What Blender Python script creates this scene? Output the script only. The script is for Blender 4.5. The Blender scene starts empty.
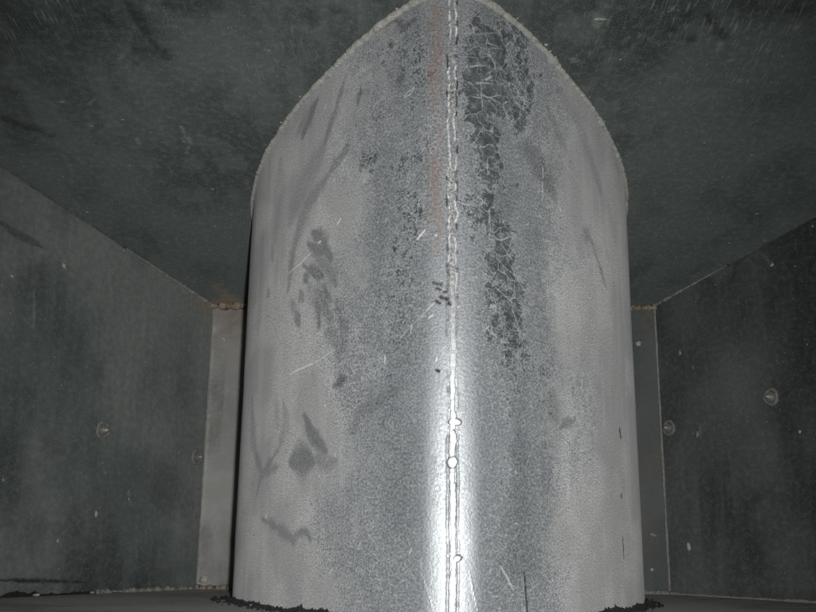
import bpy, bmesh, math, random
import numpy as np
from mathutils import Matrix, Vector

random.seed(7)
RNG = np.random.default_rng(11)
scene = bpy.context.scene
COL = scene.collection

# ------------------------------------------------------------------ camera
H = 0.32                       # ceiling above the lens at the back wall (m)
KC = 0.22                      # the ceiling rises towards the opening
YB = 3.84 * H                  # depth of the back wall
CAM_Z = 0.0266                 # lens above the floor: the camera lies on the floor
CEIL = CAM_Z + H
def top_z(y): return CEIL + KC * (YB - y)
KF = 0.018                     # and the floor falls a little
def floor_z(y): return -KF * (YB - y)
PITCH = math.atan(262.0 / 1000.0)
ROLL = math.radians(0.6)
FOC = 1000.0                   # focal length in pixels of the 816 px wide photograph
cam_d = bpy.data.cameras.new('camera')
cam_d.sensor_width = 36.0
cam_d.lens = 36.0 * FOC / 816.0
cam_d.clip_start = 0.01
cam_d.clip_end = 50.0
cam = bpy.data.objects.new('camera', cam_d)
COL.objects.link(cam)
fw = Vector((0, math.cos(PITCH), math.sin(PITCH)))
up0 = Vector((0, -math.sin(PITCH), math.cos(PITCH)))
rt0 = Vector((1, 0, 0))
rt = rt0 * math.cos(ROLL) + up0 * math.sin(ROLL)
up = up0 * math.cos(ROLL) - rt0 * math.sin(ROLL)
m = Matrix(((rt.x, up.x, -fw.x, 0), (rt.y, up.y, -fw.y, 0), (rt.z, up.z, -fw.z, CAM_Z), (0, 0, 0, 1)))
cam.matrix_world = m
scene.camera = cam

# ------------------------------------------------------------------ world: dim room behind the camera
world = bpy.data.worlds.new('World')
scene.world = world
world.use_nodes = True
bg = world.node_tree.nodes['Background']
bg.inputs['Color'].default_value = (0.88, 1.0, 0.99, 1)
bg.inputs['Strength'].default_value = 0.055

# ------------------------------------------------------------------ the camera's flash: one small lamp right of the lens
fl = bpy.data.lights.new('camera_flash', 'SPOT')
fl.energy = 26.5
fl.color = (0.995, 1.0, 0.985)
fl.shadow_soft_size = 0.009
fl.spot_size = math.radians(74)
fl.spot_blend = 1.0
flo = bpy.data.objects.new('camera_flash', fl)
COL.objects.link(flo)
flo.location = (0.025, 0.0, CAM_Z + 0.016)
flo.rotation_euler = (math.radians(90 + 8.5), 0, math.radians(2.0))

scene.view_settings.view_transform = 'Standard'
scene.view_settings.look = 'None'
scene.view_settings.exposure = 0.0
scene.view_settings.gamma = 1.0
scene.cycles.max_bounces = 4
scene.cycles.adaptive_threshold = 0.02
scene.cycles.sample_clamp_indirect = 4.0

# ------------------------------------------------------------------ measuring helpers (photo pixel -> point on a real surface)
def ray(x, y):
    a = (x - 408.0) / FOC; b = (306.0 - y) / FOC
    c, s = math.cos(ROLL), math.sin(ROLL)
    u = a * c - b * s; v = a * s + b * c
    return np.array([u, math.cos(PITCH) - v * math.sin(PITCH), math.sin(PITCH) + v * math.cos(PITCH)])

def on_ceiling(x, y):
    r = ray(x, y); t = (H + KC * YB) / (r[2] + KC * r[1])
    return np.array([r[0] * t, r[1] * t, CAM_Z + r[2] * t])

def on_floor(x, y):
    r = ray(x, y); t = (-KF * YB - CAM_Z) / (r[2] - KF * r[1])
    return np.array([r[0] * t, r[1] * t, CAM_Z + r[2] * t])

# plan of the folded nose: half-profile (offset from axis, depth) in units of H
X0 = 0.10
PROF = np.array([(0, 2.177), (.03, 2.179), (.06, 2.188), (.092, 2.209), (.125, 2.238), (.178, 2.290), (.242, 2.364), (.31, 2.457),
                 (.384, 2.560), (.445, 2.657), (.505, 2.772), (.55, 2.873), (.589, 2.993), (.617, 3.12), (.628, 3.24), (.632, 3.4), (.632, 3.82)]) * H

def catmull(P, n=60):
    Q = np.vstack([[-P[1][0], P[1][1]], P, 2 * P[-1] - P[-2]])
    out = []
    for i in range(1, len(Q) - 2):
        p0, p1, p2, p3 = Q[i-1], Q[i], Q[i+1], Q[i+2]
        # centripetal-ish: scale tangents by chord ratio
        d1 = np.linalg.norm(p2 - p1)
        m1 = (p2 - p0) / (np.linalg.norm(p2-p1) + np.linalg.norm(p1-p0)) * d1
        m2 = (p3 - p1) / (np.linalg.norm(p3-p2) + np.linalg.norm(p2-p1)) * d1
        for t in np.linspace(0, 1, n, endpoint=False):
            out.append((2*t**3-3*t**2+1)*p1 + (t**3-2*t**2+t)*m1 + (-2*t**3+3*t**2)*p2 + (t**3-t**2)*m2)
    out.append(P[-1])
    return np.array(out)

HALF = catmull(PROF)
S_H = np.concatenate([[0], np.cumsum(np.linalg.norm(np.diff(HALF, axis=0), axis=1))])
S_MAX = S_H[-1]

def plan(s):
    """signed arc length from the nose (left negative) -> x, y and outward normal"""
    s = np.asarray(s, float); a = np.abs(s); sg = np.where(s < 0, -1.0, 1.0)
    dx = np.interp(a, S_H, HALF[:, 0]); y = np.interp(a, S_H, HALF[:, 1])
    e = 0.0012
    tx = np.interp(a + e, S_H, HALF[:, 0]) - np.where(a < e, -np.interp(e - a, S_H, HALF[:, 0]), np.interp(a - e, S_H, HALF[:, 0]))
    ty = np.interp(a + e, S_H, HALF[:, 1]) - np.interp(np.abs(a - e), S_H, HALF[:, 1])
    ln = np.hypot(tx, ty) + 1e-12
    return X0 * H + sg * dx, y, sg * ty / ln, -tx / ln

_ss = np.concatenate([-S_H[::-1], S_H[1:]])
_px, _py, _, _ = plan(_ss)

def on_nose(x, y):
    """photo pixel -> (arc length, height) on the nose skin"""
    r = ray(x, y)
    cr = _px * r[1] - _py * r[0]
    k = np.nonzero(np.sign(cr[:-1]) != np.sign(cr[1:]))[0]
    if len(k) == 0:
        i = int(np.argmin(np.abs(cr)))
        s, yy = _ss[i], _py[i]
    else:
        k = k[np.argmin(_py[k])]
        f = cr[k] / (cr[k] - cr[k+1])
        s = _ss[k] + f * (_ss[k+1] - _ss[k]); yy = _py[k] + f * (_py[k+1] - _py[k])
    return np.array([s, CAM_Z + yy / r[1] * r[2]])

# ------------------------------------------------------------------ numpy noise and painting
def vnoise(U, V, cell, seed):
    r = np.random.default_rng(seed)
    u = U / cell; v = V / cell
    iu = np.floor(u).astype(int); iv = np.floor(v).astype(int)
    fu = u - iu; fv = v - iv
    fu = fu*fu*(3-2*fu); fv = fv*fv*(3-2*fv)
    T = r.random((256, 256))
    g = lambda a, b: T[a & 255, b & 255]
    return (g(iu, iv)*(1-fu)+g(iu+1, iv)*fu)*(1-fv) + (g(iu, iv+1)*(1-fu)+g(iu+1, iv+1)*fu)*fv

def fbm(U, V, cell, seed, oct=4):
    o = 0; a = .5; t = 0
    for i in range(oct):
        o = o + a*vnoise(U, V, cell/2**i, seed+i*13); t += a; a *= .5
    return o / t

def sstep(a, b, x):
    t = np.clip((x-a)/(b-a), 0, 1); return t*t*(3-2*t)

def rows(U, lo, hi):
    k = np.nonzero((U[:, 0] >= lo) & (U[:, 0] <= hi))[0]
    return slice(k[0], k[-1]+1) if len(k) else None

def stroke(F, U, V, pts, w, k, soft=1.0, ragged=.5, seed=0, taper=True):
    """lay a stroke of half-width w along pts on field F (max blend)"""
    pts = np.asarray(pts, float)
    sl = rows(U, pts[:, 0].min()-3*w, pts[:, 0].max()+3*w)
    if sl is None: return
    F = F[sl]; U = U[sl]; V = V[sl]
    D = np.full(U.shape, 1e9); T = np.zeros(U.shape)
    L = np.concatenate([[0], np.cumsum(np.linalg.norm(np.diff(pts, axis=0), axis=1))]); tot = max(L[-1], 1e-9)
    for i in range(len(pts)-1):
        a, b = pts[i], pts[i+1]; d = b-a; q = max(float(d@d), 1e-12)
        t = np.clip(((U-a[0])*d[0]+(V-a[1])*d[1])/q, 0, 1)
        dd = np.hypot(U-a[0]-t*d[0], V-a[1]-t*d[1])
        n = dd < D
        D = np.where(n, dd, D); T = np.where(n, (L[i]+t*(L[i+1]-L[i]))/tot, T)
    ww = w
    if taper: ww = w*(.35+.65*np.sin(np.pi*np.clip(T, .02, .98))**.6)
    if ragged: ww = ww*(1+ragged*2*(fbm(U, V, w*1.6, 91+seed, 3)-.5))
    val = k*(1-sstep(ww*(1-soft*.8), ww*(1+soft*.4), D))
    np.maximum(F, val, out=F)

def blob(F, U, V, c, ru, rv, k, ragged=.8, seed=0, soft=.6):
    sl = rows(U, c[0]-4*ru, c[0]+4*ru)
    if sl is None: return
    F = F[sl]; U = U[sl]; V = V[sl]
    d = np.hypot((U-c[0])/ru, (V-c[1])/rv)
    d = d*(1+ragged*2*(fbm(U, V, (ru+rv)*.5, 31+seed, 4)-.5))
    np.maximum(F, k*(1-sstep(1-soft, 1+soft*.3, d)), out=F)

# ------------------------------------------------------------------ mesh helpers
def mesh_obj(name, verts, faces, mat, parent=None, smooth=True, attrs=None):
    me = bpy.data.meshes.new(name)
    verts = np.asarray(verts, dtype=np.float32)
    if isinstance(faces, np.ndarray):
        n = len(faces); k = faces.shape[1]
        me.vertices.add(len(verts)); me.vertices.foreach_set('co', verts.ravel())
        me.loops.add(n*k); me.loops.foreach_set('vertex_index', faces.astype(np.int32).ravel())
        me.polygons.add(n); me.polygons.foreach_set('loop_start', np.arange(0, n*k, k, dtype=np.int32))
        me.update(calc_edges=True)
        me.validate()
    else:
        me.from_pydata([tuple(map(float, v)) for v in verts], [], faces)
        me.update()
    me.polygons.foreach_set('use_smooth', np.full(len(me.polygons), smooth, dtype=bool))
    for k, a in (attrs or {}).items():
        a = np.asarray(a, dtype=np.float32)
        if a.ndim == 2:
            at = me.attributes.new(k, 'FLOAT_VECTOR', 'POINT'); at.data.foreach_set('vector', a.ravel())
        else:
            at = me.attributes.new(k, 'FLOAT', 'POINT'); at.data.foreach_set('value', a)
    if mat: me.materials.append(mat)
    o = bpy.data.objects.new(name, me)
    COL.objects.link(o)
    if parent: o.parent = parent
    return o

def grid_faces(nu, nv, flip=False):
    i = np.arange(nu-1)[:, None]*nv + np.arange(nv-1)[None, :]
    i = i.ravel()
    f = np.stack([i, i+nv, i+nv+1, i+1], 1)
    return f[:, ::-1].copy() if flip else f

def tube(pts, radii, nseg=8, rough=0.0, seed=0, squash=None):
    """closed tube along pts; radii per point, rough = relative radius noise"""
    r = np.random.default_rng(seed)
    pts = np.asarray(pts, float); n = len(pts)
    T = np.gradient(pts, axis=0); T /= np.linalg.norm(T, axis=1)[:, None]+1e-12
    ref = np.array([0, 0, 1.0]) if abs(T[0][2]) < .9 else np.array([0, 1.0, 0])
    N = np.cross(T, ref); N /= np.linalg.norm(N, axis=1)[:, None]+1e-12
    B = np.cross(T, N)
    V = []
    for j in range(nseg):
        a = 2*math.pi*j/nseg
        rr = radii*(1+rough*(r.random(n)-.5)*2)
        V.append(pts+N*(np.cos(a)*rr)[:, None]+B*(np.sin(a)*rr)[:, None])
    V = np.stack(V, 1).reshape(-1, 3)
    F = []
    for i in range(n-1):
        for j in range(nseg):
            k = (j+1) % nseg
            F.append((i*nseg+j, i*nseg+k, (i+1)*nseg+k, (i+1)*nseg+j))
    F.append(tuple(range(nseg))[::-1]); F.append(tuple((n-1)*nseg+j for j in range(nseg)))
    return V, F

def lump(r, flat=(1, 1, 1), seed=0, rough=.35, sub=2):
    """irregular pebble, centred at the origin"""
    bm = bmesh.new(); bmesh.ops.create_icosphere(bm, subdivisions=sub, radius=1)
    rg = random.Random(seed)
    ax = [(Vector((rg.uniform(-1, 1), rg.uniform(-1, 1), rg.uniform(-1, 1))), rg.uniform(-rough, rough)) for _ in range(7)]
    V = []
    for v in bm.verts:
        k = 1
        for a, w in ax: k += w*max(0, v.co.dot(a.normalized()))**2
        V.append([v.co[i]*k*r*flat[i] for i in range(3)])
    F = [[v.index for v in f.verts] for f in bm.faces]
    bm.free()
    return np.array(V), F

def empty(name, loc):
    o = bpy.data.objects.new(name, None); COL.objects.link(o); o.location = loc; o.empty_display_size = .02
    return o

def tag(o, label=None, cat=None, group=None, kind=None):
    if label: o['label'] = label
    if cat: o['category'] = cat
    if group: o['group'] = group
    if kind: o['kind'] = kind
    return o

# ------------------------------------------------------------------ node helpers
class NT:
    def __init__(s, name):
        s.m = bpy.data.materials.new(name); s.m.use_nodes = True
        s.t = s.m.node_tree; s.n = s.t.nodes; s.l = s.t.links
        s.b = s.n['Principled BSDF']
    def put(s, sock, v):
        if hasattr(v, 'is_output'): s.l.new(v, sock)
        elif v is not None:
            if isinstance(v, tuple) and len(v) == 3 and sock.type == 'RGBA': v = v+(1,)
            sock.default_value = v
    def attr(s, name, vec=False):
        n = s.n.new('ShaderNodeAttribute'); n.attribute_name = name
        return n.outputs['Vector' if vec else 'Fac']
    def math(s, op, a, b=None, c=None, clamp=False):
        n = s.n.new('ShaderNodeMath'); n.operation = op; n.use_clamp = clamp
        s.put(n.inputs[0], a); s.put(n.inputs[1], b)
        if c is not None: s.put(n.inputs[2], c)
        return n.outputs[0]
    def ss(s, x, a, b, lo=0.0, hi=1.0):
        n = s.n.new('ShaderNodeMapRange'); n.interpolation_type = 'SMOOTHSTEP'
        s.put(n.inputs['Value'], x); s.put(n.inputs['From Min'], a); s.put(n.inputs['From Max'], b)
        s.put(n.inputs['To Min'], lo); s.put(n.inputs['To Max'], hi)
        return n.outputs[0]
    def map(s, v, scale=(1, 1, 1), loc=(0, 0, 0), rot=(0, 0, 0)):
        n = s.n.new('ShaderNodeMapping'); s.l.new(v, n.inputs['Vector'])
        n.inputs['Scale'].default_value = scale; n.inputs['Location'].default_value = loc; n.inputs['Rotation'].default_value = rot
        return n.outputs[0]
    def noise(s, v, scale, detail=4, rough=.55, dist=0.0):
        n = s.n.new('ShaderNodeTexNoise'); s.l.new(v, n.inputs['Vector'])
        n.inputs['Scale'].default_value = scale; n.inputs['Detail'].default_value = detail
        n.inputs['Roughness'].default_value = rough; n.inputs['Distortion'].default_value = dist
        return n.outputs['Fac']
    def noisec(s, v, scale, detail=3):
        n = s.n.new('ShaderNodeTexNoise'); s.l.new(v, n.inputs['Vector'])
        n.inputs['Scale'].default_value = scale; n.inputs['Detail'].default_value = detail
        return n.outputs['Color']
    def vor(s, v, scale, feat='DISTANCE_TO_EDGE', out='Distance', rand=1.0):
        n = s.n.new('ShaderNodeTexVoronoi'); n.feature = feat; s.l.new(v, n.inputs['Vector'])
        n.inputs['Scale'].default_value = scale; n.inputs['Randomness'].default_value = rand
        return n.outputs[out]
    def warp(s, v, scale, amt):
        c = s.noisec(v, scale)
        a = s.n.new('ShaderNodeVectorMath'); a.operation = 'MULTIPLY_ADD'
        s.l.new(c, a.inputs[0]); a.inputs[1].default_value = (amt, amt, amt); s.l.new(v, a.inputs[2])
        return a.outputs[0]
    def mix(s, f, a, b):
        n = s.n.new('ShaderNodeMix'); n.data_type = 'RGBA'
        s.put(n.inputs['Factor'], f); s.put(n.inputs[6], a); s.put(n.inputs[7], b)
        return n.outputs[2]
    def mixf(s, f, a, b):
        n = s.n.new('ShaderNodeMix'); n.data_type = 'FLOAT'
        s.put(n.inputs[0], f); s.put(n.inputs[2], a); s.put(n.inputs[3], b)
        return n.outputs[0]
    def bump(s, h, strength, dist, normal=None):
        n = s.n.new('ShaderNodeBump'); s.l.new(h, n.inputs['Height'])
        n.inputs['Strength'].default_value = strength; n.inputs['Distance'].default_value = dist
        if normal: s.l.new(normal, n.inputs['Normal'])
        return n.outputs[0]
    def sep(s, c, i=0):
        n = s.n.new('ShaderNodeSeparateColor'); s.l.new(c, n.inputs[0]); return n.outputs[i]
    def out(s, color=None, rough=None, metal=None, normal=None, spec=None):
        I = s.b.inputs
        if color is not None: s.put(I['Base Color'], color)
        if rough is not None: s.put(I['Roughness'], rough)
        if metal is not None: s.put(I['Metallic'], metal)
        if spec is not None: s.put(I['Specular IOR Level'], spec)
        if normal is not None: s.l.new(normal, I['Normal'])
        return s.m

def mat_nose():
    g = NT('weathered_sheet_metal'); uv = g.attr('cuv', True)
    bare = g.attr('bare'); smear = g.attr('smear'); scr = g.attr('scratch'); rust = g.attr('rust'); dark = g.attr('dark'); slit = g.attr('slit')
    n1 = g.attr('mottle'); st = g.attr('wipe')
    n2 = g.noise(uv, 520, 4, .78)
    n3 = g.noise(uv, 1000, 2, .65)
    w = g.warp(g.warp(uv, 60, .012), 300, .0022)
    la = g.math('MULTIPLY', g.ss(g.vor(w, 64), .004, .026, 1, 0), g.ss(g.noise(uv, 75, 2), .36, .56, .25, 1))
    lb = g.ss(g.vor(g.warp(uv, 220, .005), 150), .02, .09, 1, 0)
    nm = g.noise(g.warp(uv, 200, .004), 135, 3, .7)
    nn = g.math('ADD', g.math('MULTIPLY', n2, .62), g.math('MULTIPLY', nm, .38))
    thr = g.math('MULTIPLY_ADD', g.math('SUBTRACT', nn, .5), 3.4, .5)          # the film breaks up grain by grain
    a = g.math('ADD', bare, g.math('MULTIPLY', g.math('SUBTRACT', n1, .5), .8))
    bf = g.math('MULTIPLY', g.ss(g.math('SUBTRACT', a, thr), -.42, .48), g.ss(a, .0, .8, .6, 1))
    veins = g.math('MULTIPLY', lb, g.ss(n1, .40, .62, .15, .55))
    veins = g.math('MULTIPLY', veins, g.ss(bare, .12, .5))
    veins = g.math('MULTIPLY', veins, g.ss(n2, .35, .58, .2, 1))
    glare = g.attr('glare_polish')
    veins = g.math('MULTIPLY', veins, g.math('SUBTRACT', 1.0, g.math('MULTIPLY', glare, .8)))
    film = g.math('SUBTRACT', 1.0, g.math('MULTIPLY', bf, g.math('SUBTRACT', 1.0, veins)))
    ox = g.mix(g.ss(n2, .30, .70), (.225, .226, .222), (.375, .376, .370))
    gr = g.attr('grain')
    ox = g.mix(g.math('MULTIPLY', gr, g.ss(n3, .52, .66)), ox, (.70, .70, .69))
    ox = g.mix(g.math('MULTIPLY', gr, g.ss(n3, .34, .50, .85, 0)), ox, (.13, .135, .135))
    ox = g.mix(g.ss(n1, .38, .68, .45, 0), ox, (.18, .183, .183))
    ox = g.mix(g.ss(st, .52, .70, 0, .14), ox, (.44, .443, .437))
    met = g.mix(g.ss(n2, .3, .7), (.165, .178, .192), (.37, .385, .405))
    met = g.mix(g.ss(n3, .52, .68, 0, .5), met, (.66, .66, .66))
    met = g.mix(g.math('MULTIPLY', glare, .75), met, (.50, .52, .545))  # paler metal painted in where the flash glare sits
    col = g.mix(film, met, ox)
    col = g.mix(g.math('MULTIPLY', g.attr('soft_dark'), g.math('MULTIPLY', g.ss(nn, .40, .60, 1, .45), g.math('SUBTRACT', 1.0, glare))), col, (.085, .095, .10))
    # near-black tarnish with a web of pale cracks, eaten away grain by grain at its edge
    tn = g.ss(g.math('SUBTRACT', dark, g.math('MULTIPLY_ADD', g.math('SUBTRACT', nn, .5), 3.2, .42)), -.16, .26)
    web = g.math('MAXIMUM', g.math('MULTIPLY', la, .85), g.math('MULTIPLY', lb, g.ss(nm, .42, .60, .05, .6)))
    tn = g.math('MULTIPLY', tn, g.math('SUBTRACT', 1.0, g.math('MULTIPLY', web, .9)))
    tn = g.math('MULTIPLY', tn, g.math('SUBTRACT', 1.0, g.math('MULTIPLY', glare, .7)))
    col = g.mix(g.math('MULTIPLY', tn, g.ss(nm, .35, .62, .92, .68)), col, (.042, .052, .052))
    col = g.mix(g.math('MULTIPLY', g.math('MULTIPLY', la, g.ss(dark, .1, .5)), .42), col, (.52, .53, .52))
    col = g.mix(g.math('MULTIPLY', smear, g.ss(n2, .30, .7, .92, .5)), col, (.098, .101, .105))
    col = g.mix(g.math('MULTIPLY', rust, g.ss(n2, .3, .62, .75, .25)), col, (.27, .175, .135))
    col = g.mix(scr, col, (.80, .80, .78))
    col = g.mix(slit, col, (.012, .012, .012))
    metal = g.math('MULTIPLY', g.math('SUBTRACT', 1.0, film), g.math('SUBTRACT', g.mixf(glare, .48, .9), g.math('MULTIPLY', dark, .5)))
    ro = g.mixf(film, g.ss(n2, .3, .7, .50, .66), .74)
    h = g.math('ADD', g.math('MULTIPLY', g.noise(uv, 420, 2, .7), 1.0), g.math('MULTIPLY', scr, 1.0))
    nb = g.bump(h, .6, .0006)
    g.b.inputs['Diffuse Roughness'].default_value = 1.0
    return g.out(col, ro, metal, nb, .3)

def mat_dark(name, base, hi, dust, rough=.55, hatch=0.0, spec=.35, speck=1.0):
    """dark coated sheet: mottled, dusty, with white specks; 'smear' = dark greasy marks, 'dustm' = settled pale dust"""
    g = NT(name); uv = g.attr('cuv', True); sm = g.attr('smear'); dm = g.attr('dustm'); ha = g.attr('hatch'); ru = g.attr('rust')
    n1 = g.attr('mottle'); st = g.attr('wipe')
    n2 = g.noise(uv, 150, 5, .68); n3 = g.noise(uv, 900, 1, .6)
    col = g.mix(g.ss(n1, .32, .68), base, hi)
    col = g.mix(g.ss(st, .45, .70, 0, .75), col, hi)
    col = g.mix(g.ss(n2, .45, .75, 0, .35), col, dust)
    col = g.mix(g.ss(n3, .52, .70, 0, .5), col, dust)
    col = g.mix(g.math('MULTIPLY', dm, g.ss(n2, .25, .7, .55, 1)), col, dust)
    col = g.mix(g.math('MULTIPLY', sm, g.ss(n2, .25, .7, 1, .6)), col, (.010, .011, .011))
    col = g.mix(g.math('MULTIPLY', ru, g.ss(n2, .3, .6, .4, 1)), col, (.20, .145, .10))
    if hatch:                                                # fine slanted rub marks
        for ang, sc, k in ((-3, 800, 1.0), (3, 760, .9)):
            hv = g.map(g.map(uv, (1, 1, 1), (0, 0, 0), (0, 0, math.radians(ang))), (1, .06, 1))
            hm = g.ss(g.noise(hv, sc, 1, .6), .58, .70)
            side = g.attr('hatch' if k == 1.0 else 'hatch2')
            col = g.mix(g.math('MULTIPLY', g.math('MULTIPLY', hm, side), hatch*k), col, (.42, .44, .43))
    wv = g.warp(uv, 300, .004)
    for sc, rad, lo, k in ((150, .10, .80, .9), (420, .20, .70, .55)):
        n = g.n.new('ShaderNodeTexVoronoi'); n.feature = 'F1'; g.l.new(wv, n.inputs['Vector']); n.inputs['Scale'].default_value = sc
        s_ = g.math('MULTIPLY', g.ss(n.outputs['Distance'], rad*.5, rad, 1, 0), g.ss(g.sep(n.outputs['Color']), lo, lo+.08))
        s_ = g.math('MULTIPLY', s_, g.ss(n1, .40, .60, .45, 1))
        col = g.mix(g.math('MULTIPLY', s_, k*speck), col, (.46, .47, .46))
    ro = g.ss(n2, .3, .7, rough-.1, rough+.12)
    g.b.inputs['Diffuse Roughness'].default_value = 1.0
    return g.out(col, ro, 0.0, g.bump(g.noise(uv, 300, 2, .6), .35, .0006), spec)

def mat_rough(name, c0, c1, scale, rough=.7, metal=0.0, bump=.8, dist=.001, spec=.4):
    g = NT(name)
    tc = g.n.new('ShaderNodeTexCoord').outputs['Object']
    n = g.noise(tc, scale, 5, .7); n2 = g.noise(tc, scale*5, 3, .7)
    f = g.ss(g.math('ADD', g.math('MULTIPLY', n, .6), g.math('MULTIPLY', n2, .4)), .34, .66)
    return g.out(g.mix(f, c0, c1), rough, metal, g.bump(n2, bump, dist), spec)

M_NOSE = mat_nose()
M_CEIL = mat_dark('dark_ceiling_sheet', (.038, .048, .0455), (.076, .091, .086), (.175, .19, .182), .58, hatch=.30)
M_WL = mat_dark('left_side_sheet', (.041, .050, .047), (.082, .095, .090), (.18, .193, .183), .62, speck=1.0)  # left side sheet set a little paler than the right
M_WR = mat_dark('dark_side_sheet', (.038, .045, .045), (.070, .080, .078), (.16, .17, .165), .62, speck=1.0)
M_BL = mat_dark('pale_back_sheet', (.21, .213, .205), (.33, .33, .32), (.50, .50, .48), .65, speck=1.0)  # left back sheet set much paler than the right
M_BR = mat_dark('dark_back_sheet', (.075, .090, .090), (.110, .124, .122), (.18, .19, .185), .55, speck=.6)
M_FLOOR = mat_dark('gritty_floor_sheet', (.050, .053, .050), (.085, .088, .082), (.17, .17, .16), .8)
M_BEAD = mat_rough('ceiling_weld_metal', (.46, .455, .42), (.90, .88, .83), 300, .5, .35, 1.0, .0015)
def mat_seam():
    g = NT('seam_weld_metal'); tc = g.n.new('ShaderNodeTexCoord').outputs['Object']; glare = g.attr('glare_polish')
    n = g.noise(tc, 600, 4, .7)
    lo = g.mix(g.ss(n, .35, .65), (.10, .102, .10), (.46, .46, .45))
    return g.out(g.mix(glare, lo, (.60, .615, .635)), g.mixf(glare, .75, .56), g.mixf(glare, .1, .85), g.bump(n, .4, .0006), .3)  # lower seam paler and shinier, following the same glare
M_SEAM = mat_seam()
M_CAULK = mat_rough('dusty_sealant', (.20, .195, .175), (.38, .365, .33), 240, .8)
M_EDGE = mat_rough('grimy_corner_sealant', (.07, .075, .07), (.17, .175, .165), 200, .8)
M_RUST = mat_rough('rusty_sealant', (.21, .165, .125), (.42, .34, .25), 200, .8)
M_TAR = mat_rough('black_residue', (.010, .010, .010), (.050, .051, .050), 300, .6, 0, 1.0, .002, .5)
M_PALE = mat_rough('pale_spatter', (.34, .33, .30), (.66, .64, .59), 400, .7)
M_SCREW = mat_rough('dull_screw_metal', (.16, .16, .15), (.42, .41, .38), 500, .38, .45, .5, .0004)
M_COLLAR = mat_rough('screw_collar_sealant', (.14, .142, .132), (.31, .31, .29), 400, .7)

# ------------------------------------------------------------------ setting: floor, ceiling, flared walls, back
AXX = X0*H
BL = np.array((-.773*H, 3.840*H)); BR = np.array((.970*H, 3.80*H))     # back corners (plan)
dL = np.array((-1.278+.773, 2.912-3.840)); dL /= np.linalg.norm(dL)
dR = np.array((1.358-.970, 3.146-3.797)); dR /= np.linalg.norm(dR)
LW = 0.85                                                        # wall length towards the opening (m)
FL = BL+dL*LW; FR = BR+dR*LW

def sheet(name, corners, nu, nv, mat, paint=None, thick=.003, wob=.0006, streak=.07):
    """flat sheet through 4 corners (p00,p10,p11,p01), u along p00->p10, v along p00->p01, with a real thickness behind it"""
    p00, p10, p11, p01 = [np.array(c, float) for c in corners]
    u = np.linspace(0, 1, nu)[:, None]; v = np.linspace(0, 1, nv)[None, :]
    P = (p00*((1-u)*(1-v))[..., None]+p10*(u*(1-v))[..., None]+p11*(u*v)[..., None]+p01*((1-u)*v)[..., None])
    n = np.cross(p10-p00, p01-p00); n /= np.linalg.norm(n)
    eu = (p10-p00)/np.linalg.norm(p10-p00); ev = np.cross(n, eu)
    U = (P-p00)@eu; V = (P-p00)@ev
    edge = np.minimum(np.minimum(u, 1-u), np.minimum(v, 1-v))
    P = P+n*((fbm(U, V, .16, 5+nu, 3)-.5)*2*wob*sstep(0, .08, edge))[..., None]
    z_ = np.zeros(U.shape)
    A = dict(smear=z_.copy(), dustm=z_.copy(), hatch=z_.copy(), hatch2=z_.copy(), rust=z_.copy(), mottle=fbm(U, V, .11, 15+nu, 5), wipe=fbm(U, V*streak, .016, 16+nu, 4))
    if paint: paint(A, U, V, P)
    at = {k: a.ravel() for k, a in A.items()}
    cuv = np.stack([U.ravel(), V.ravel(), np.zeros(U.size)], 1)
    vs = P.reshape(-1, 3); F = grid_faces(nu, nv)
    # back face and rim
    nb = len(vs); back = np.array([p00, p10, p11, p01])-n*thick
    vs = np.vstack([vs, back]); cuv = np.vstack([cuv, np.zeros((4, 3))])
    for k in at: at[k] = np.concatenate([at[k], np.zeros(4)])
    c = [0, (nu-1)*nv, nu*nv-1, nv-1]
    ex = [(nb, nb+3, nb+2, nb+1)]+[(c[i], nb+i, nb+(i+1) % 4, c[(i+1) % 4]) for i in range(4)]
    F = np.vstack([F, np.array(ex)])
    at['cuv'] = cuv
    o = mesh_obj(name, vs, F, mat, None, False, at)
    return tag(o, kind='structure')

# floor
sheet('floor', [(-.95, -.25, floor_z(-.25)), (1.05, -.25, floor_z(-.25)), (1.05, 1.30, floor_z(1.30)), (-.95, 1.30, floor_z(1.30))], 300, 240, M_FLOOR, wob=.0004, streak=1)

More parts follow.
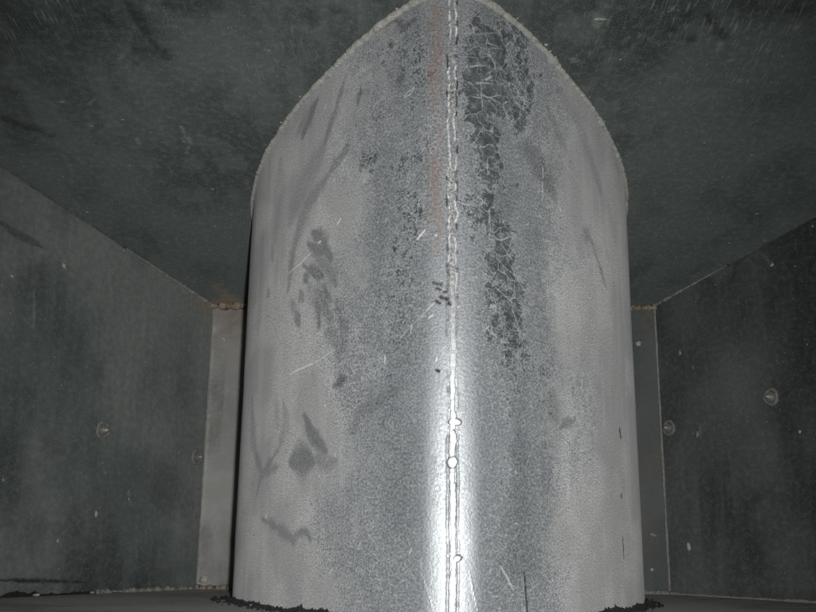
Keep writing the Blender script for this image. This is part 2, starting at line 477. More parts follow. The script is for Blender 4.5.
# ceiling: u = x + .75, v = 1.62 - y when corners run so that the normal points down
CX0, CY0 = -.95, 1.30
KS = math.hypot(1, KC)
def cuv_px(x, y):
    p = on_ceiling(x, y); return (p[0]-CX0, (CY0-p[1])*KS)
def paint_ceiling(A, U, V, P):
    S = A['smear']; D = A['dustm']
    q = lambda *pts: [cuv_px(*p) for p in pts]
    for i, (pts, w, k) in enumerate([
        (((128, 2), (140, 22), (152, 42), (160, 50)), .006, .75), (((158, 50), (172, 58)), .008, .95), (((136, 48), (158, 54)), .006, .6),
        (((104, 15), (118, 28)), .003, .7), (((0, 118), (22, 125), (52, 136)), .006, .8), (((165, 5), (215, 3)), .016, .7),
        (((312, 12), (313, 26)), .008, .6), (((333, 8), (337, 12)), .007, .7), (((708, 16), (714, 24)), .009, .95), (((716, 30), (722, 38)), .010, .95),
        (((688, 38), (694, 40)), .007, .75), (((672, 26), (674, 30)), .006, .7), (((694, 8), (686, 20)), .008, .6), (((210, 90), (232, 102)), .012, .3),
        (((0, 90), (20, 92)), .008, .4), (((738, 5), (800, 12)), .020, .5)]):
        stroke(S, U, V, q(*pts), w, k*.8, 1.1, 1.0, i)
    # rub marks fade beside the nose and, with the pale mottling, towards the back
    x = U+CX0; y = CY0-V/KS
    hz_ = (.05+.95*sstep(.86, .70, y))*(.15+1.0*sstep(.35, .65, fbm(U, V, .05, 77, 4)))*(.35+.65*sstep(.06, .2, np.abs(x-AXX)))
    A['hatch'][:] = hz_*(x < AXX); A['hatch2'][:] = hz_*(x >= AXX)
    D[:] = .28*sstep(.35, .7, fbm(U, V, .2, 3, 4))*sstep(1.2, .7, y)
    for i, (x0, y0, r, k) in enumerate([(596, 20, .008, .7), (120, 118, .016, .30), (190, 140, .010, .35), (92, 125, .006, .5), (560, 40, .05, .12), (230, 298, .012, .35)]):
        blob(D, U, V, cuv_px(x0, y0), r, r*.8, k, 1.3, i)
    for i, pts in enumerate([((88, 106), (94, 100)), ((182, 128), (190, 142), (186, 156)), ((60, 102), (72, 103)), ((137, 138), (139, 148)), ((146, 5), (148, 16)),
                             ((118, 60), (124, 55)), ((570, 58), (578, 62)), ((726, 62), (734, 60)), ((640, 40), (644, 30)), ((668, 14), (672, 6)), ((716, 52), (722, 42))]):
        stroke(D, U, V, q(*pts), .0016, .85, .5, .7, i+40)
    blob(A['rust'], U, V, cuv_px(230, 303), .03, .035, .75, 1.0, 5)
ceiling = sheet('ceiling', [(CX0, CY0, top_z(CY0)), (1.05, CY0, top_z(CY0)), (1.05, .10, top_z(.10)), (CX0, .10, top_z(.10))], 640, 420, M_CEIL, paint_ceiling, streak=.5)

def wall_uvL(x, y):
    r = ray(x, y); n = np.array((-dL[1], dL[0])); t = (BL@n)/(r[:2]@n); p = r*t
    return (LW-(p[:2]-BL)@dL, p[2]+CAM_Z+.012)
def paint_left(A, U, V, P):
    q = lambda *pts: [wall_uvL(*p) for p in pts]
    for i, (pts, w, k) in enumerate([(((0, 222), (20, 236), (42, 247)), .005, .6), (((60, 370), (70, 378)), .008, .25), (((40, 440), (62, 452)), .010, .25),
                                     (((0, 385), (30, 395)), .02, .2), (((150, 470), (185, 500)), .05, .25), (((0, 580), (40, 581), (84, 582)), .0028, 1.0)]):
        stroke(A['smear'], U, V, q(*pts), w, k, .9, .7, i)
    A['smear'][:] = np.maximum(A['smear'], .55*sstep(.047, .012, V)*sstep(.35, .7, fbm(U, V, .05, 9, 4)))  # patchy darkening towards the wall foot
    A['smear'][:] = np.maximum(A['smear'], .65*sstep(.50, .75, fbm(U*1.0, V*.35, .10, 19, 5)))
    A['dustm'][:] = .75*sstep(.42, .72, fbm(U, V, .12, 23, 5))+.12*sstep(.52, .6, fbm(U*1.5, V*.12, .012, 25, 3))
    blob(A['dustm'], U, V, wall_uvL(160, 340), .07, .05, .55, .8, 3)
    for i, pts in enumerate([((128, 490), (130, 505)), ((134, 400), (135, 432)), ((148, 282), (149, 296)), ((65, 265), (66, 270)), ((34, 290), (34, 330))]):
        stroke(A['dustm'], U, V, q(*pts), .0016, .9, .5, .6, i)
    stroke(A['dustm'], U, V, q((150, 270), (185, 292), (208, 308)), .008, .8, .9, .6, 60)
    blob(A['rust'], U, V, wall_uvL(209, 306), .04, .02, .6, 1, 5)
wall_left = sheet('wall_left', [(*FL, -.012), (*BL, -.012), (*BL, top_z(BL[1])+.002), (*FL, top_z(FL[1])+.002)], 420, 300, M_WL, paint_left)

def wall_uvR(x, y):
    r = ray(x, y); n = np.array((-dR[1], dR[0])); t = (BR@n)/(r[:2]@n); p = r*t
    return ((p[:2]-BR)@dR, p[2]+CAM_Z+.012)
def paint_right(A, U, V, P):
    q = lambda *pts: [wall_uvR(*p) for p in pts]
    A['dustm'][:] = .45*sstep(.45, .75, fbm(U, V*.5, .12, 41, 5))
    A['smear'][:] = .7*sstep(.50, .75, fbm(U, V*.35, .12, 29, 4))
    for i, (x, y, r, k) in enumerate([(775, 470, .05, .25), (795, 550, .05, .3), (720, 265, .03, .35)]):
        blob(A['dustm'], U, V, wall_uvR(x, y), r, r, k, 1, i)
    for i, pts in enumerate([((682, 480), (685, 492)), ((700, 423), (700, 437)), ((795, 235), (796, 250)), ((755, 245), (768, 240)), ((760, 252), (775, 268))]):
        stroke(A['dustm'], U, V, q(*pts), .0018, .8, .6, .9, i)
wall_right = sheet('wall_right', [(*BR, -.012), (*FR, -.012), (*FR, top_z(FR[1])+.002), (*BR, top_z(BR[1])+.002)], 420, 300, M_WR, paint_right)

xm = X0*H
ym = BL[1]+(BR[1]-BL[1])*(xm-BL[0])/(BR[0]-BL[0])
def paint_bl(A, U, V, P):
    A['dustm'][:] = .5*sstep(.35, .7, fbm(U, V, .06, 61, 4))
    A['smear'][:] = .45*sstep(.50, .72, fbm(U, V*.5, .03, 161, 5))
    A['rust'][:] = .55*sstep(.25, .33, V+.03*(fbm(U, V, .02, 62, 4)-.5))*sstep(.4, .6, fbm(U, V, .03, 66, 3))+.15*sstep(.5, .7, fbm(U, V, .03, 64, 3))
    stroke(A['dustm'], U, V, [(0.001, 0), (0.001, .34)], .003, .9, .6, .5, 3, False)
back_l = sheet('back_wall_left', [(*BL, -.002), (xm, ym, -.002), (xm, ym, CEIL+.002), (*BL, CEIL+.002)], 90, 120, M_BL, paint_bl)
def paint_br(A, U, V, P):
    A['dustm'][:] = .3*sstep(.45, .75, fbm(U, V, .05, 71, 4))
    A['rust'][:] = .3*sstep(.5, .75, fbm(U, V, .04, 72, 4))
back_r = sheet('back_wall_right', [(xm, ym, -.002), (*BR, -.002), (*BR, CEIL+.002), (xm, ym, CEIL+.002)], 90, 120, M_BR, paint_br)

# sealant beads in the corners (parts of the walls they run along)
def bead(name, a, b, r, mat, parent, seed, n=140, rough=.13):
    a = np.array(a, float); b = np.array(b, float)
    t = np.linspace(0, 1, n)[:, None]; P = a*(1-t)+b*t
    rg = np.random.default_rng(seed)
    P += (rg.random((n, 3))-.5)*r*.35
    rad = r*(.65+.7*vnoise(t[:, 0]*60, t[:, 0]*0, 3.0, seed))
    if seed in (2, 5): rad = rad*(1.05-.85*t[:, 0])
    V, F = tube(P, rad, 7, rough, seed)
    return mesh_obj(name, V, F, mat, parent)
iL = np.array((-dL[1], dL[0])); iL = iL*np.sign(iL[0]); iR = np.array((-dR[1], dR[0])); iR = -iR*np.sign(iR[0])
off = .0005
cz = CEIL-.0006
def cpt(p): return (p[0], p[1], top_z(p[1])-.0006)
bead('corner_seam', cpt(BL+iL*off+dL*.16), cpt(FL+iL*off), .0013, M_EDGE, wall_left, 1)
bead('corner_seam', cpt(BL+iL*off), cpt(BL+iL*off+dL*.16), .0022, M_CAULK, wall_left, 2)
bead('corner_seam', (*(BL+iL*off), .0), (*(BL+iL*off), CEIL), .0008, M_CAULK, wall_left, 3, 90, .15)
bead('corner_seam', cpt(BR+iR*off+dR*.12), cpt(FR+iR*off), .0013, M_EDGE, wall_right, 4)
bead('corner_seam', cpt(BR+iR*off), cpt(BR+iR*off+dR*.12), .0020, M_CAULK, wall_right, 5)
bead('corner_seam', (*(BR+iR*off), .0), (*(BR+iR*off), CEIL), .0013, M_CAULK, wall_right, 6)
bead('ceiling_seam', (BL[0], BL[1]-.001, cz), (xm-.2, ym-.001, cz), .0046, M_RUST, back_l, 7)
bead('ceiling_seam', (xm+.2, ym-.001, cz), (BR[0], BR[1]-.001, cz), .0030, M_RUST, back_r, 8)
bead('floor_seam', (BL[0], BL[1]-.001, .001), (xm-.2, ym-.001, .001), .0034, M_RUST, back_l, 9)
bead('floor_seam', (xm+.2, ym-.001, .001), (BR[0], BR[1]-.001, .001), .0032, M_CAULK, back_r, 10)
bead('floor_seam', (*(BL+iL*off), .0005), (*(BL+iL*off+dL*.16), floor_z((BL+dL*.16)[1])+.0005), .0032, M_CAULK, wall_left, 12)
bead('floor_seam', (*(BR+iR*off), .0005), (*(BR+iR*off+dR*.45), floor_z((BR+dR*.45)[1])+.0005), .0022, M_CAULK, wall_right, 13)

# black grime packed along the foot of the left wall
def ragged_strip(name, path, nrm, hfun, mat, parent, thick=.002, seed=0):
    """upright ragged sheet of residue standing on path, bulging along nrm"""
    path = np.asarray(path, float); nrm = np.asarray(nrm, float); n = len(path); K = 5
    rg = np.random.default_rng(seed); V = []
    for i in range(n):
        h = hfun(i)
        for k in range(K):
            f = k/(K-1)
            bul = thick*(1-f**2)*(.6+.8*rg.random())+.0004
            V.append((path[i][0]+nrm[i][0]*bul, path[i][1]+nrm[i][1]*bul, floor_z(path[i][1])+f*h))
    b0 = len(V)
    for i in range(n): V.append((path[i][0]-nrm[i][0]*.0003, path[i][1]-nrm[i][1]*.0003, floor_z(path[i][1])))
    F = []
    for i in range(n-1):
        for k in range(K-1): F.append((i*K+k, (i+1)*K+k, (i+1)*K+k+1, i*K+k+1))
        F.append((i*K+K-1, (i+1)*K+K-1, b0+i+1, b0+i))
    return mesh_obj(name, V, F, mat, parent, False)
tt = np.linspace(.10, .80, 500)
rg = np.random.default_rng(5)
hh = .0008+.0085*np.clip(fbm(tt*1.0, tt*0, .02, 8, 5)-.38, 0, 1)*1.6+.0015*rg.random(500)
hh *= sstep(.08, .30, tt)
ragged_strip('foot_grime', [BL+dL*t for t in tt], [iL]*500, lambda i: hh[i]+.0003, M_TAR, wall_left, .003, 3)

# screws poking through the side walls, each with a ring of sealant
def lathe(profile, n=20):
    V = []; F = []
    for (r, z) in profile:
        for j in range(n):
            a = 2*math.pi*j/n; V.append((r*math.cos(a), r*math.sin(a), z))
    for i in range(len(profile)-1):
        for j in range(n):
            k = (j+1) % n; F.append((i*n+j, i*n+k, (i+1)*n+k, (i+1)*n+j))
    F.append(tuple((len(profile)-1)*n+j for j in range(n)))
    return V, F
def screw(wall, uvf, px, axis_in, C, d, scale, label, tilt, ln=.55):
    uu, vv = uvf(*px)
    s = LW-uu if wall is wall_left else uu
    p = C+d*s
    base = Vector((p[0], p[1], vv-.012))
    zax = Vector((axis_in[0], axis_in[1], 0)).normalized()
    q = zax.to_track_quat('Z', 'Y') @ Matrix.Rotation(tilt, 3, 'X').to_quaternion()
    prof = [(.0058, -.001), (.0056, .0022), (.0044, .003)]
    for k in range(7):                                   # threads
        z = .003+k*.0014; prof += [(.0030-.0001*k, z), (.0037-.0001*k, z+.0007)]
    prof += [(.0026, .0130), (.0018, .0146), (.0007, .0160), (.0001, .0164)]
    prof = [(r_, z_*ln) for r_, z_ in prof]
    V, F = lathe(prof, 18)
    o = mesh_obj('screw', np.array(V)*scale, F, M_SCREW, wall, False)
    o.location = base; o.rotation_mode = 'QUATERNION'; o.rotation_quaternion = q
    o['label'] = label
    ring = [(.0060, -.0005), (.0064, .0012), (.0074, .0021), (.0088, .0020), (.0098, .0010), (.0102, -.0005)]
    V, F = lathe(ring, 26); V = np.array(V)
    V *= (1+.05*np.sin(np.arctan2(V[:, 1], V[:, 0])*3+px[0]))[:, None]
    c = mesh_obj('collar', V*scale, F[:-1], M_COLLAR, o)
    return o
screw(wall_left, wall_uvL, (103, 430), iL, BL, dL, 1.0, 'screw tip with pale collar out on the left wall', .05)
screw(wall_left, wall_uvL, (197, 457), iL, BL, dL, 1.0, 'screw tip close to the pale back strip', 0)
screw(wall_right, wall_uvR, (771, 397), iR, BR, dR, 1.0, 'screw tip with pale collar out on the right wall', 0)
screw(wall_right, wall_uvR, (669, 428), iR, BR, dR, 1.0, 'dark screw tip close to the back corner', 0)

# flecks of pale spatter stuck on the sheets
def spatter(parent, p, n, r, flat, seed, mat=None):
    V, F = lump(r, (flat[0], flat[1], .22), seed, .9)
    V = V*(.62+.76*np.random.default_rng(seed).random((len(V), 1)))
    o = mesh_obj('spatter', V, F, mat or M_PALE, parent)
    o.location = p; o.rotation_mode = 'QUATERNION'; o.rotation_quaternion = Vector(n).to_track_quat('Z', 'Y')
    return o
def onL(x, y):
    u, v = wall_uvL(x, y); p = BL+dL*(LW-u); return (p[0], p[1], v-.012)
def onR(x, y):
    u, v = wall_uvR(x, y); p = BR+dR*u; return (p[0], p[1], v-.012)
nL = (iL[0], iL[1], 0); nR = (iR[0], iR[1], 0)
for i, (x, y, r, fl_) in enumerate([(96, 514, .0046, (.6, 1)), (58, 541, .0038, (.7, 1)), (64, 266, .0042, (1, .8)), (4, 480, .0030, (1, 1)), (79, 213, .0026, (1, 1)),
                                    (129, 498, .0050, (.35, 1)), (12, 276, .0024, (1, 1)), (124, 250, .0026, (.7, 1))]):
    spatter(wall_left, onL(x, y), nL, r*.6, fl_, 20+i)
for i, (x, y, r, fl_) in enumerate([(688, 546, .0068, (.7, 1.2)), (697, 433, .0055, (.6, 1)), (693, 367, .0055, (.8, 1.2)), (800, 431, .0034, (1, 1)), (715, 285, .0028, (1, 1)),
                                    (812, 226, .0026, (1, 1)), (772, 265, .0026, (1, 1)), (680, 352, .0040, (.7, 1.2))]):
    spatter(wall_right, onR(x, y), nR, r*.62, fl_, 40+i, M_PALE if i in (0, 3, 4, 5, 6) else M_CAULK)
for i, (x, y, r, fl_) in enumerate([(597, 20, .0046, (1.3, .9)), (181, 127, .0024, (1, 1)), (122, 120, .0026, (1, 1)), (87, 212, .0026, (1, 1)), (213, 189, .0022, (1, 1)), (757, 214, .0032, (1.2, .8)),
                                    (764, 241, .0026, (1.5, .8)), (730, 243, .0024, (1, 1)), (668, 12, .0022, (.6, 1.4)), (752, 155, .0022, (1, 1)), (704, 143, .0020, (1, 1)),
                                    (620, 60, .0018, (1, 1)), (92, 126, .0022, (1.4, .7)), (420-120, 20, .0014, (1, 1)), (62, 102, .0016, (1, 1)), (184, 142, .0020, (1, 1)), (172, 172, .0020, (1, 1))]):
    p = on_ceiling(x, y); spatter(ceiling, tuple(p), (0, KC, -1), r*.72, fl_, 60+i)
def onB(x, y):
    r = ray(x, y); d = BR-BL; n = np.array((-d[1], d[0])); t = (BL@n)/(r[:2]@n); p = r*t; return (p[0], p[1]-.0005, p[2]+CAM_Z)
spatter(back_l, onB(205, 578), (0, -1, 0), .0056, (1.1, .75), 90)
spatter(back_l, onB(224, 339), (0, -1, 0), .0022, (1, 1), 91)
spatter(back_r, onB(638, 344), (0, -1, 0), .0024, (1, 1), 92)
spatter(back_r, onB(651, 570), (0, -1, 0), .0022, (1, 1), 93)
spatter(back_r, onB(653, 535), (0, -1, 0), .0034, (1.4, .6), 94, M_CAULK)

# ------------------------------------------------------------------ the folded sheet-metal nose
NOSE = empty('sheet_metal_nose', (X0*H, 2.7*H, 0))
tag(NOSE, 'rounded pale grey sheet metal nose with a weld seam down its front', 'metal duct')
def under(o):
    o.parent = NOSE; o.matrix_parent_inverse = Matrix.Translation(-NOSE.location); return o

# skin: grid in (arc length s, height z), finer towards the front edge
sv = [0.0]
while sv[-1] < S_MAX:
    a = sv[-1]; sv.append(a+(.0006 if a < .012 else .0009 if a < .16 else .0015 if a < .42 else .012))
sv[-1] = S_MAX; sv = np.array(sv)
SV = np.concatenate([-sv[::-1], sv[1:]])
ZV = np.linspace(0, 1, 560)
TOP = top_z(plan(SV)[1])
U = SV[:, None]+0*ZV[None, :]; BOT = floor_z(plan(SV)[1]); V = BOT[:, None]+ZV[None, :]*(TOP-BOT)[:, None]
bare = np.zeros(U.shape); smear = bare.copy(); scr = bare.copy(); rust = bare.copy(); dark = bare.copy(); slit = bare.copy(); glare_polish = bare.copy(); soft_dark = bare.copy()
N = lambda *pts: [on_nose(*p) for p in pts]
nz1 = fbm(U, V, .06, 301, 5); nz2 = fbm(U, V, .02, 305, 4); nz3 = fbm(U, V, .14, 309, 4)
au = np.abs(U)
# the film is thin along the front fold and thick on the flanks
bl = np.where(U < 0, .145, .155)*(1+1.1*(nz1-.5))
bare[:] = 1.02*(1-sstep(bl*.20, bl*1.35, au))
bare += .22*(nz2-.5)*sstep(.35, .1, au)
bare *= sstep(.45, .12, au)
bare = np.clip(bare, 0, 1)
glare_polish[:] = (1-sstep(.010, .038+.02*(nz1-.5), au))*sstep(.25, .04, V)  # burnished metal, masked and paled to hold the flash glare low down
bare[:] = np.maximum(bare, 1.15*glare_polish)
# front edge in the upper half carries a grey film again
bare *= 1-.30*(1-sstep(.010, .030, au))*sstep(.22, .36, V)
# dark bare patches right of the seam, the band beside the arch, and left of the seam
for i, (x, y, ru, rv, k) in enumerate([(478, 55, .016, .020, .8), (480, 75, .018, .014, .85), (497, 52, .014, .022, .8), (488, 95, .020, .020, .95), (512, 98, .015, .020, .85), (505, 80, .018, .02, .7),
        (522, 60, .010, .028, .9), (516, 35, .010, .02, .9), (508, 15, .012, .014, .8), (527, 90, .011, .02, .85), (484, 125, .012, .02, .85), (489, 150, .014, .016, .85), (487, 175, .012, .016, .7),
        (493, 165, .010, .014, .7), (486, 205, .012, .016, .65), (498, 225, .013, .018, .9), (503, 240, .012, .016, .8), (500, 255, .014, .016, .8), (506, 275, .013, .018, .85), (511, 292, .016, .016, .95), (498, 300, .012, .016, .75),
        (510, 315, .014, .018, .75), (516, 335, .014, .018, .7), (498, 330, .012, .016, .6), (521, 350, .012, .022, .55), (506, 352, .010, .018, .5),
        (372, 158, .013, .012, .75), (408, 105, .012, .02, .45), (398, 40, .02, .02, .45), (416, 60, .012, .03, .4), (405, 170, .014, .025, .45), (412, 210, .012, .02, .5), (400, 250, .016, .03, .5),
        (408, 290, .016, .026, .5), (396, 320, .016, .03, .4), (545, 380, .018, .02, .45), (550, 405, .012, .03, .35), (513, 400, .012, .03, .4), (385, 385, .016, .03, .35),
        (505, 480, .010, .03, .35), (398, 420, .014, .03, .3), (512, 545, .012, .016, .4)]):
    c = on_nose(x, y)
    blob(dark, U, V, c, ru*1.05, rv*1.05, min(1, k*1.15), 1.0, i)
    blob(bare, U, V, c, ru*1.25, rv*1.25, 1.05*min(1, k+.2), 1.0, i)
dark *= .7+.3*sstep(.35, .6, nz2)
dark *= .35+.65*sstep(.08, .24, V)
dark *= np.where(U < 0, .8, 1)
for i, (pts, w, k) in enumerate([(((500, 20), (492, 90), (490, 160), (499, 240), (508, 320), (516, 400), (520, 480), (516, 560)), .016, .50), (((412, 20), (408, 100), (406, 180), (402, 260), (396, 340), (394, 420), (400, 520)), .018, .32),
                                 (((378, 120), (384, 220), (378, 300)), .012, .28), (((534, 240), (545, 330), (548, 420), (552, 500)), .014, .26)]):
    stroke(soft_dark, U, V, N(*pts), w*1.3, k, 1.2, 1.0, 70+i, False)  # soft darker bands down both sides of the seam
# greasy finger marks and wipes on the left flank
for i, (pts, w, k, so) in enumerate([
    (((318, 258), (330, 270), (336, 284)), .010, .4, 1), (((308, 286), (318, 296), (330, 318)), .012, .35, 1), (((292, 300), (296, 318)), .006, .4, 1), (((326, 330), (336, 340), (338, 360)), .010, .3, 1),
    (((313, 232), (321, 238), (327, 250), (330, 258)), .009, .75, .9), (((308, 244), (316, 250), (326, 252)), .008, .65, .9), (((304, 266), (312, 272), (322, 276)), .007, .65, .9),
    (((304, 276), (307, 282)), .007, .6, .9), (((323, 284), (326, 294), (330, 300)), .007, .55, .9), (((300, 292), (303, 300)), .007, .5, .9), (((296, 312), (299, 324)), .007, .55, .9),
    (((316, 300), (319, 312), (319, 326)), .006, .6, .9), (((336, 300), (341, 325), (342, 350)), .009, .35, 1), (((333, 386), (345, 378)), .006, .6, .9),
    (((304, 416), (314, 436), (326, 452)), .007, .75, .8), (((290, 462), (300, 460), (312, 462)), .014, .75, .8), (((316, 458), (326, 464), (334, 462)), .012, .4, .9),
    (((254, 446), (258, 462), (262, 473), (270, 462), (277, 450)), .006, .38, .8), (((257, 492), (260, 478), (268, 472), (278, 466)), .006, .35, .8),
    (((262, 519), (274, 526), (284, 532), (292, 541), (299, 533), (306, 531), (310, 540)), .006, .5, .8), (((252, 400), (253, 440), (258, 466)), .010, .35, .9),
    (((283, 402), (285, 424), (279, 446)), .008, .3, .9), (((276, 400), (277, 430)), .006, .25, .9),
    (((345, 78), (336, 108), (324, 145)), .006, .45, .8), (((361, 88), (358, 104)), .004, .7, .6), (((317, 100), (308, 122), (302, 138)), .008, .55, .8), (((312, 108), (298, 132)), .010, .3, 1),
    (((345, 150), (330, 172), (308, 205), (298, 230), (291, 268), (288, 290)), .012, .45, 1), (((322, 150), (300, 195), (290, 225)), .018, .3, 1), (((280, 165), (277, 200), (275, 240)), .016, .22, 1),
    (((262, 235), (262, 280), (258, 330)), .012, .18, 1), (((272, 245), (273, 262)), .006, .35, .9), (((268, 290), (269, 296)), .006, .35, .9),
    (((395, 20), (403, 28), (412, 22)), .004, .6, .6), (((398, 80), (404, 76)), .004, .5, .6), (((375, 30), (392, 22)), .004, .5, .8), (((400, 32), (415, 20)), .004, .6, .6),
    (((590, 238), (598, 262), (606, 288)), .005, .35, .8), (((584, 230), (590, 240)), .008, .35, .9), (((530, 150), (545, 175), (555, 200)), .022, .4, 1), (((552, 395), (556, 420)), .012, .3, 1), (((610, 130), (618, 170)), .018, .15, 1),
    (((560, 90), (585, 140), (600, 190)), .012, .25, 1), (((548, 110), (566, 150)), .008, .25, 1), (((560, 428), (575, 418)), .005, .4, .9), (((352, 430), (364, 410), (400, 388)), .010, .25, 1)]):
    stroke(smear, U, V, N(*pts), w*.9, min(1, k*1.5), 1.0, .9, i)
smear = np.clip(smear*(.80+.6*nz2)+.28*sstep(.56, .78, nz3)*sstep(.10, .2, au), 0, 1)
# scratches and chips
for i, (pts, w, k) in enumerate([
    (((287, 275), (300, 264), (313, 251)), .0012, .9), (((337, 225), (341, 218)), .0016, 1), (((318, 243), (321, 241)), .0016, 1), (((289, 375), (298, 370), (314, 363)), .0016, .8), (((314, 363), (340, 346)), .0010, .35),
    (((417, 240), (421, 235), (425, 230)), .0019, 1), (((435, 235), (437, 235)), .0019, 1), (((400, 338), (420, 318), (438, 298)), .0010, .8), (((385, 354), (385, 364)), .0013, 1),
    (((543, 166), (543, 201)), .0008, .9), (((560, 208), (561, 211)), .0013, 1), (((404, 98), (408, 92), (414, 88), (411, 94), (404, 98)), .0007, .8), (((373, 108), (378, 101)), .0012, .6),
    (((500, 566), (507, 578), (513, 590)), .0016, .9), (((420, 552), (421, 572), (427, 592), (434, 612)), .0009, .6), (((469, 570), (473, 590), (478, 611)), .0010, .6), (((404, 524), (412, 532), (424, 538)), .0009, .6),
    (((490, 555), (500, 549), (508, 546)), .0009, .5), (((483, 560), (492, 562)), .0009, .6), (((356, 228), (357, 238)), .0012, .5), (((482, 326), (494, 334), (502, 342), (512, 343)), .0009, .7), (((496, 364), (499, 372)), .0013, .8),
    (((416, 40), (437, 32)), .0009, .5), (((475, 35), (500, 33)), .0009, .5), (((463, 20), (470, 30), (475, 35)), .0009, .5),
    (((466, 67), (484, 66)), .0011, .7), (((474, 83), (493, 84)), .0011, .8), (((485, 80), (491, 77)), .002, .7), (((474, 95), (490, 98), (504, 106)), .0009, .6), (((466, 52), (478, 46)), .0009, .6),
    (((488, 239), (502, 240), (511, 236)), .0010, .7), (((489, 205), (490, 222), (489, 238)), .0010, .6), (((476, 195), (488, 206)), .0010, .6), (((487, 158), (488, 180)), .0009, .5), (((495, 256), (505, 268), (518, 278)), .0009, .6),
    (((495, 287), (512, 303)), .0010, .7), (((494, 282), (504, 280)), .0009, .5), (((557, 140), (562, 160), (575, 178), (584, 190)), .0009, .35), (((560, 150), (570, 175)), .0009, .3), (((336, 176), (350, 152), (338, 168)), .0008, .4),
    (((278, 326), (300, 336)), .0007, .3), (((320, 480), (335, 470)), .0007, .35), (((300, 488), (308, 500)), .0007, .3), (((590, 320), (600, 340)), .0007, .25), (((529, 30), (534, 44)), .0009, .5), (((528, 80), (524, 95)), .0009, .6)]):
    stroke(scr, U, V, N(*pts), w*(.55 if i < 14 else .45), k*(.42 if i in (0, 3, 7) else .65 if i < 14 else .5), .5, .5, i)
for i in range(45):                                        # random nicks
    c = np.array((RNG.normal(0, .16), RNG.uniform(.01, .42))); a = RNG.normal(1.1, .6); ln = RNG.uniform(.001, .006)
    k_ = np.abs(U-c[0]) < .012
    ii = np.nonzero(k_[:, 0])[0]
    if len(ii) < 2: continue
    sl = slice(ii[0], ii[-1]+1)
    F_ = scr[sl]; stroke(F_, U[sl], V[sl], [c, c+ln*np.array((math.cos(a), math.sin(a)))], .0006, RNG.uniform(.15, .6), .5, .3, i)
# slits, pits
for i, (pts, w, k) in enumerate([(((620, 430), (621, 437)), .0018, 1), (((622, 495), (622, 497)), .0018, .8), (((623, 518), (623, 540)), .0008, .4), (((623, 538), (624, 558)), .0014, .9), (((524, 573), (526, 595), (527, 612)), .0011, .8),
                                 (((441, 297), (447, 299)), .0018, .8), (((436, 301), (440, 303)), .0014, .8), (((449, 303), (452, 306)), .0014, .8), (((434, 283), (441, 284)), .0016, .7), (((437, 288), (440, 289)), .0012, .7), (((436, 370), (438, 371)), .0013, .9),
                                 (((408, 193), (409, 193)), .0014, .8), (((391, 167), (393, 168)), .0012, .6), (((443, 292), (446, 291)), .0010, .8)]):
    stroke(slit, U, V, N(*pts), w, k, .5, .6, i, False)
# ragged lips of the lap joint along the seam, dark where the joint gapes
up_ = sstep(.16, .30, V)
lip = fbm(U*0, V, .006, 777, 3); lip2 = fbm(U*0, V, .006, 787, 3); wob = .0030*(fbm(U*0, V, .01, 797, 3)-.5)
for sg, lp in ((-1, lip), (1, lip2)):
    d_ = np.abs(U-wob-sg*.0023*(.7+.6*lp))
    np.maximum(scr, (.25+.75*up_)*.95*sstep(.30, .50, lp)*(1-sstep(.0003, .0010, d_))*(.4+.6*sstep(.3, .6, fbm(U, V, .0016, 811, 2))), out=scr)
    d_ = np.abs(U-wob-sg*.0036)
    np.maximum(slit, (.30+.60*up_)*sstep(.42, .56, fbm(U, V, .0035, 821+int(sg), 3))*sstep(.42, .6, 1-lp)*(1-sstep(.0002, .0011, d_)), out=slit)
# rust streak left of the seam
stroke(rust, U, V, N((437, 8), (436, 50), (434, 100), (436, 150), (437, 200), (436, 250)), .0058, .95, 1, .8, 4, False)
rust *= sstep(.19, .30, V)
rust *= .15+1.05*sstep(.38, .62, fbm(U*2.5, V*.7, .035, 501, 3))
rust = np.clip(rust, 0, 1)
blob(rust, U, V, on_nose(328, 408), .016, .012, .22, 1, 9)

# relief: shallow hand-beaten dents, a slight dimple each side of the seam
disp = .0016*(fbm(U, V, .11, 601, 3)-.5)+.0007*(fbm(U, V, .03, 607, 3)-.5)*sstep(.25, .05, au)
disp -= .0007*np.exp(-((np.abs(U-.6*wob)-.0034)/.0010)**2)*sstep(.32, .55, fbm(U*0, V, .014, 613, 3))
disp -= .0003*slit
disp += .0003*scr
disp *= sstep(0, .006, V-BOT[:, None])*sstep(0, .006, TOP[:, None]-V)
x, y, nx, ny = plan(SV)
PX = x[:, None]+nx[:, None]*disp; PY = y[:, None]+ny[:, None]*disp
vs = np.stack([PX, PY, V], -1).reshape(-1, 3)
cuv = np.stack([U.ravel(), V.ravel(), np.zeros(U.size)], 1)
under(mesh_obj('skin', vs, grid_faces(len(SV), len(ZV)), M_NOSE, None, True,
         dict(cuv=cuv, bare=bare.ravel(), smear=smear.ravel(), scratch=scr.ravel(), rust=rust.ravel(), dark=dark.ravel(), slit=slit.ravel(), glare_polish=glare_polish.ravel(), soft_dark=soft_dark.ravel(), grain=(.36+.54*sstep(.34, .08, au)).ravel(), mottle=fbm(U, V, .05, 401, 5).ravel(), wipe=fbm(U, V*.16, .009, 405, 4).ravel())))

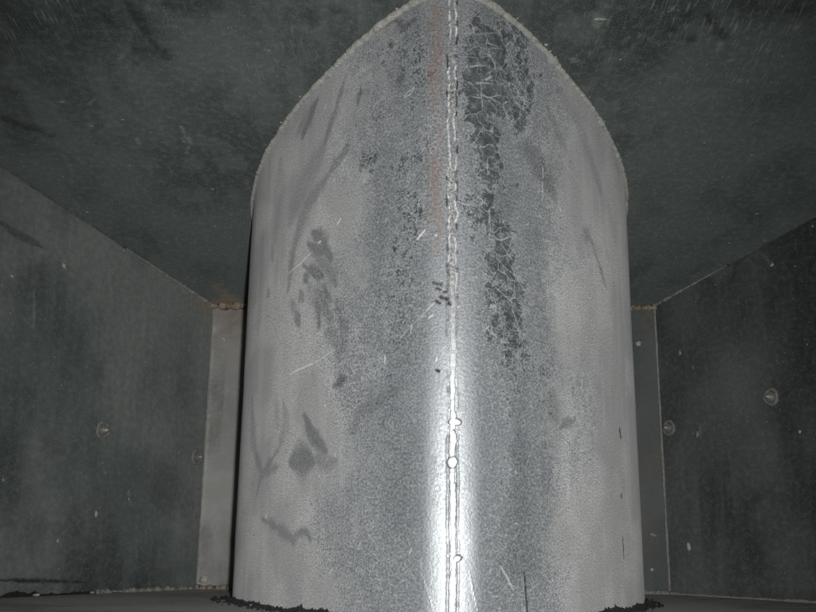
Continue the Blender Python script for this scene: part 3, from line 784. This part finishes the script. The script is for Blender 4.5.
# weld seam down the front edge
zs = np.linspace(floor_z(2.177*H), top_z(2.177*H)-.001, 1000)
w_ = .0019*(.85+.35*vnoise(zs, zs*0, .010, 701)+.25*(vnoise(zs, zs*0, .0025, 702)-.5))
h_ = .0008*(.75+.5*vnoise(zs, zs*0, .008, 703))
rough_up = .40+.60*sstep(.20, .34, zs)
cx = .0012*(vnoise(zs, zs*0, .03, 706)-.5)+rough_up*.0022*(vnoise(zs, zs*0, .004, 707)-.5)
h_ = h_*(1-.35*rough_up)*(1+rough_up*1.3*(vnoise(zs, zs*0, .0030, 708)-.4))*(.30+.70*np.maximum(1-rough_up, sstep(.3, .5, vnoise(zs, zs*0, .012, 710))))
w_ = w_*(1+rough_up*.9*(vnoise(zs, zs*0, .0024, 709)-.4))
K = 9; V_ = []; rgs = np.random.default_rng(44)
for i in range(len(zs)):
    for k in range(K):
        a = math.pi*k/(K-1)
        s = cx[i]-math.cos(a)*w_[i]
        px_, py_, nx_, ny_ = plan(s)
        hh_ = h_[i]*math.sin(a)**.4*(1+.5*float(rough_up[i])*(rgs.random()-.5))-.0003
        V_.append((float(px_)+float(nx_)*hh_, float(py_)+float(ny_)*hh_, zs[i]))
under(mesh_obj('seam_weld', V_, grid_faces(len(zs), K), M_SEAM, attrs=dict(glare_polish=np.repeat(sstep(.27, .12, zs), K))))
# beads of weld metal on the seam
for i, (x, y, r, fx, fz) in enumerate([(455, 421, .0036, 1.3, .8), (453, 434, .0026, .8, 1.3), (454, 462, .0048, .9, 1.1), (452, 487, .0040, .8, 1.3), (459, 306, .0026, .9, 1.0), (456, 560, .0030, 1.0, .8)]):
    s, z = on_nose(x, y)
    px_, py_, nx_, ny_ = [float(t) for t in plan(s)]
    Vv, Ff = lump(r*.8, (fx, .19, fz), 100+i, .8)
    o = mesh_obj('weld_bead', Vv, Ff, M_SEAM, attrs=dict(glare_polish=np.full(len(Vv), float(sstep(.27, .12, z))))); under(o)
    o.location = (px_, py_, z); o.rotation_euler = (0, 0, math.atan2(nx_, -ny_))

# rough fillet where the nose meets the ceiling
ss_ = np.linspace(-.46, .46, 1100)
x, y, nx, ny = plan(ss_)
rg = np.random.default_rng(17)
fr = np.clip(1-np.abs(ss_)/.46, 0, 1)
rr = .0031*(.28+.75*fr**.6)*(.85+.3*vnoise(ss_+5, ss_*0, .016, 801)+.25*(vnoise(ss_+5, ss_*0, .004, 802)-.5))
P = np.stack([x+nx*rr*.55, y+ny*rr*.55, top_z(y)-.0009-rr*.30], 1)
Vv, Ff = tube(P, rr, 9, .10, 4)
under(mesh_obj('ceiling_weld', Vv, Ff, M_BEAD))
# crusty spatter beside the fillet
for i in range(46):
    s = rg.normal(0, .2); r = rg.uniform(.0006, .0014)
    if abs(s) > .4 or i % 2: continue
    a = [float(t) for t in plan(s)]; d = rg.uniform(.002, .006)
    Vv, Ff = lump(r, (1, 1, .6), 300+i, .4, 1)
    o = under(mesh_obj('weld_spatter', Vv, Ff, M_BEAD)); o.location = (a[0]+a[2]*d, a[1]+a[3]*d, top_z(a[1]+a[3]*d)-.0003)

# black residue at the foot of the nose, with crumbs caught in it
sb = np.linspace(-.46, .46, 2600)
x, y, nx, ny = plan(sb)
hb = .0012+.0040*np.clip(fbm(sb+3, sb*0, .03, 901, 4)-.30, 0, 1)*2+.0060*fbm(sb+3, sb*0, .0014, 903, 2)**2*(.3+vnoise(sb+3, sb*0, .02, 904))+.0026*rg.random(2600)**3
hb *= .62
hb *= 1-.6*sstep(-.30, -.40, sb)
under(ragged_strip('foot_residue', np.stack([x+nx*.0010, y+ny*.0010], 1), np.stack([nx, ny], 1), lambda i: hb[i], M_TAR, None, .004, 6))
CV = []; CF = []
for i in range(420):
    s = rg.uniform(-.44, .44); r = rg.uniform(.0006, .0018); d = abs(rg.normal(0, .007))+.002
    a = [float(t) for t in plan(s)]
    Vv, Ff = lump(r, (1, 1, .8), 1000+i, .5, 1)
    b0 = len(CV); CV += [(v[0]+a[0]+a[2]*d, v[1]+a[1]+a[3]*d, floor_z(a[1]+a[3]*d)+max(v[2]+r*.55, .0001)) for v in Vv]
    CF += [[b0+k for k in f] for f in Ff]
tag(under(mesh_obj('residue_crumbs', CV, CF, M_TAR)), kind='stuff')

# ------------------------------------------------------------------ loose chips lying on the floor
def chip(px, r, label, seed, mat=M_PALE):
    p = on_floor(*px)
    Vv, Ff = lump(r, (1.3, 1, .5), seed, .6)
    Vv[:, 2] -= Vv[:, 2].min()
    o = mesh_obj('debris_chip', Vv, Ff, mat, None, False)
    o.location = (p[0], p[1], p[2]+.0003)
    return tag(o, label, 'chip', 'pale chips lying on the floor')
chip((37, 597), .0028, 'pale flat chip on the dark floor near the left edge', 501)
chip((92, 594), .0022, 'tiny pale chip on the floor below the left wall', 502, M_CAULK)
chip((789, 598), .0034, 'pale chip on the dark floor at the right wall foot', 503, M_CAULK)
chip((252, 607), .0018, 'bright white grain beside the left foot of the nose', 504)
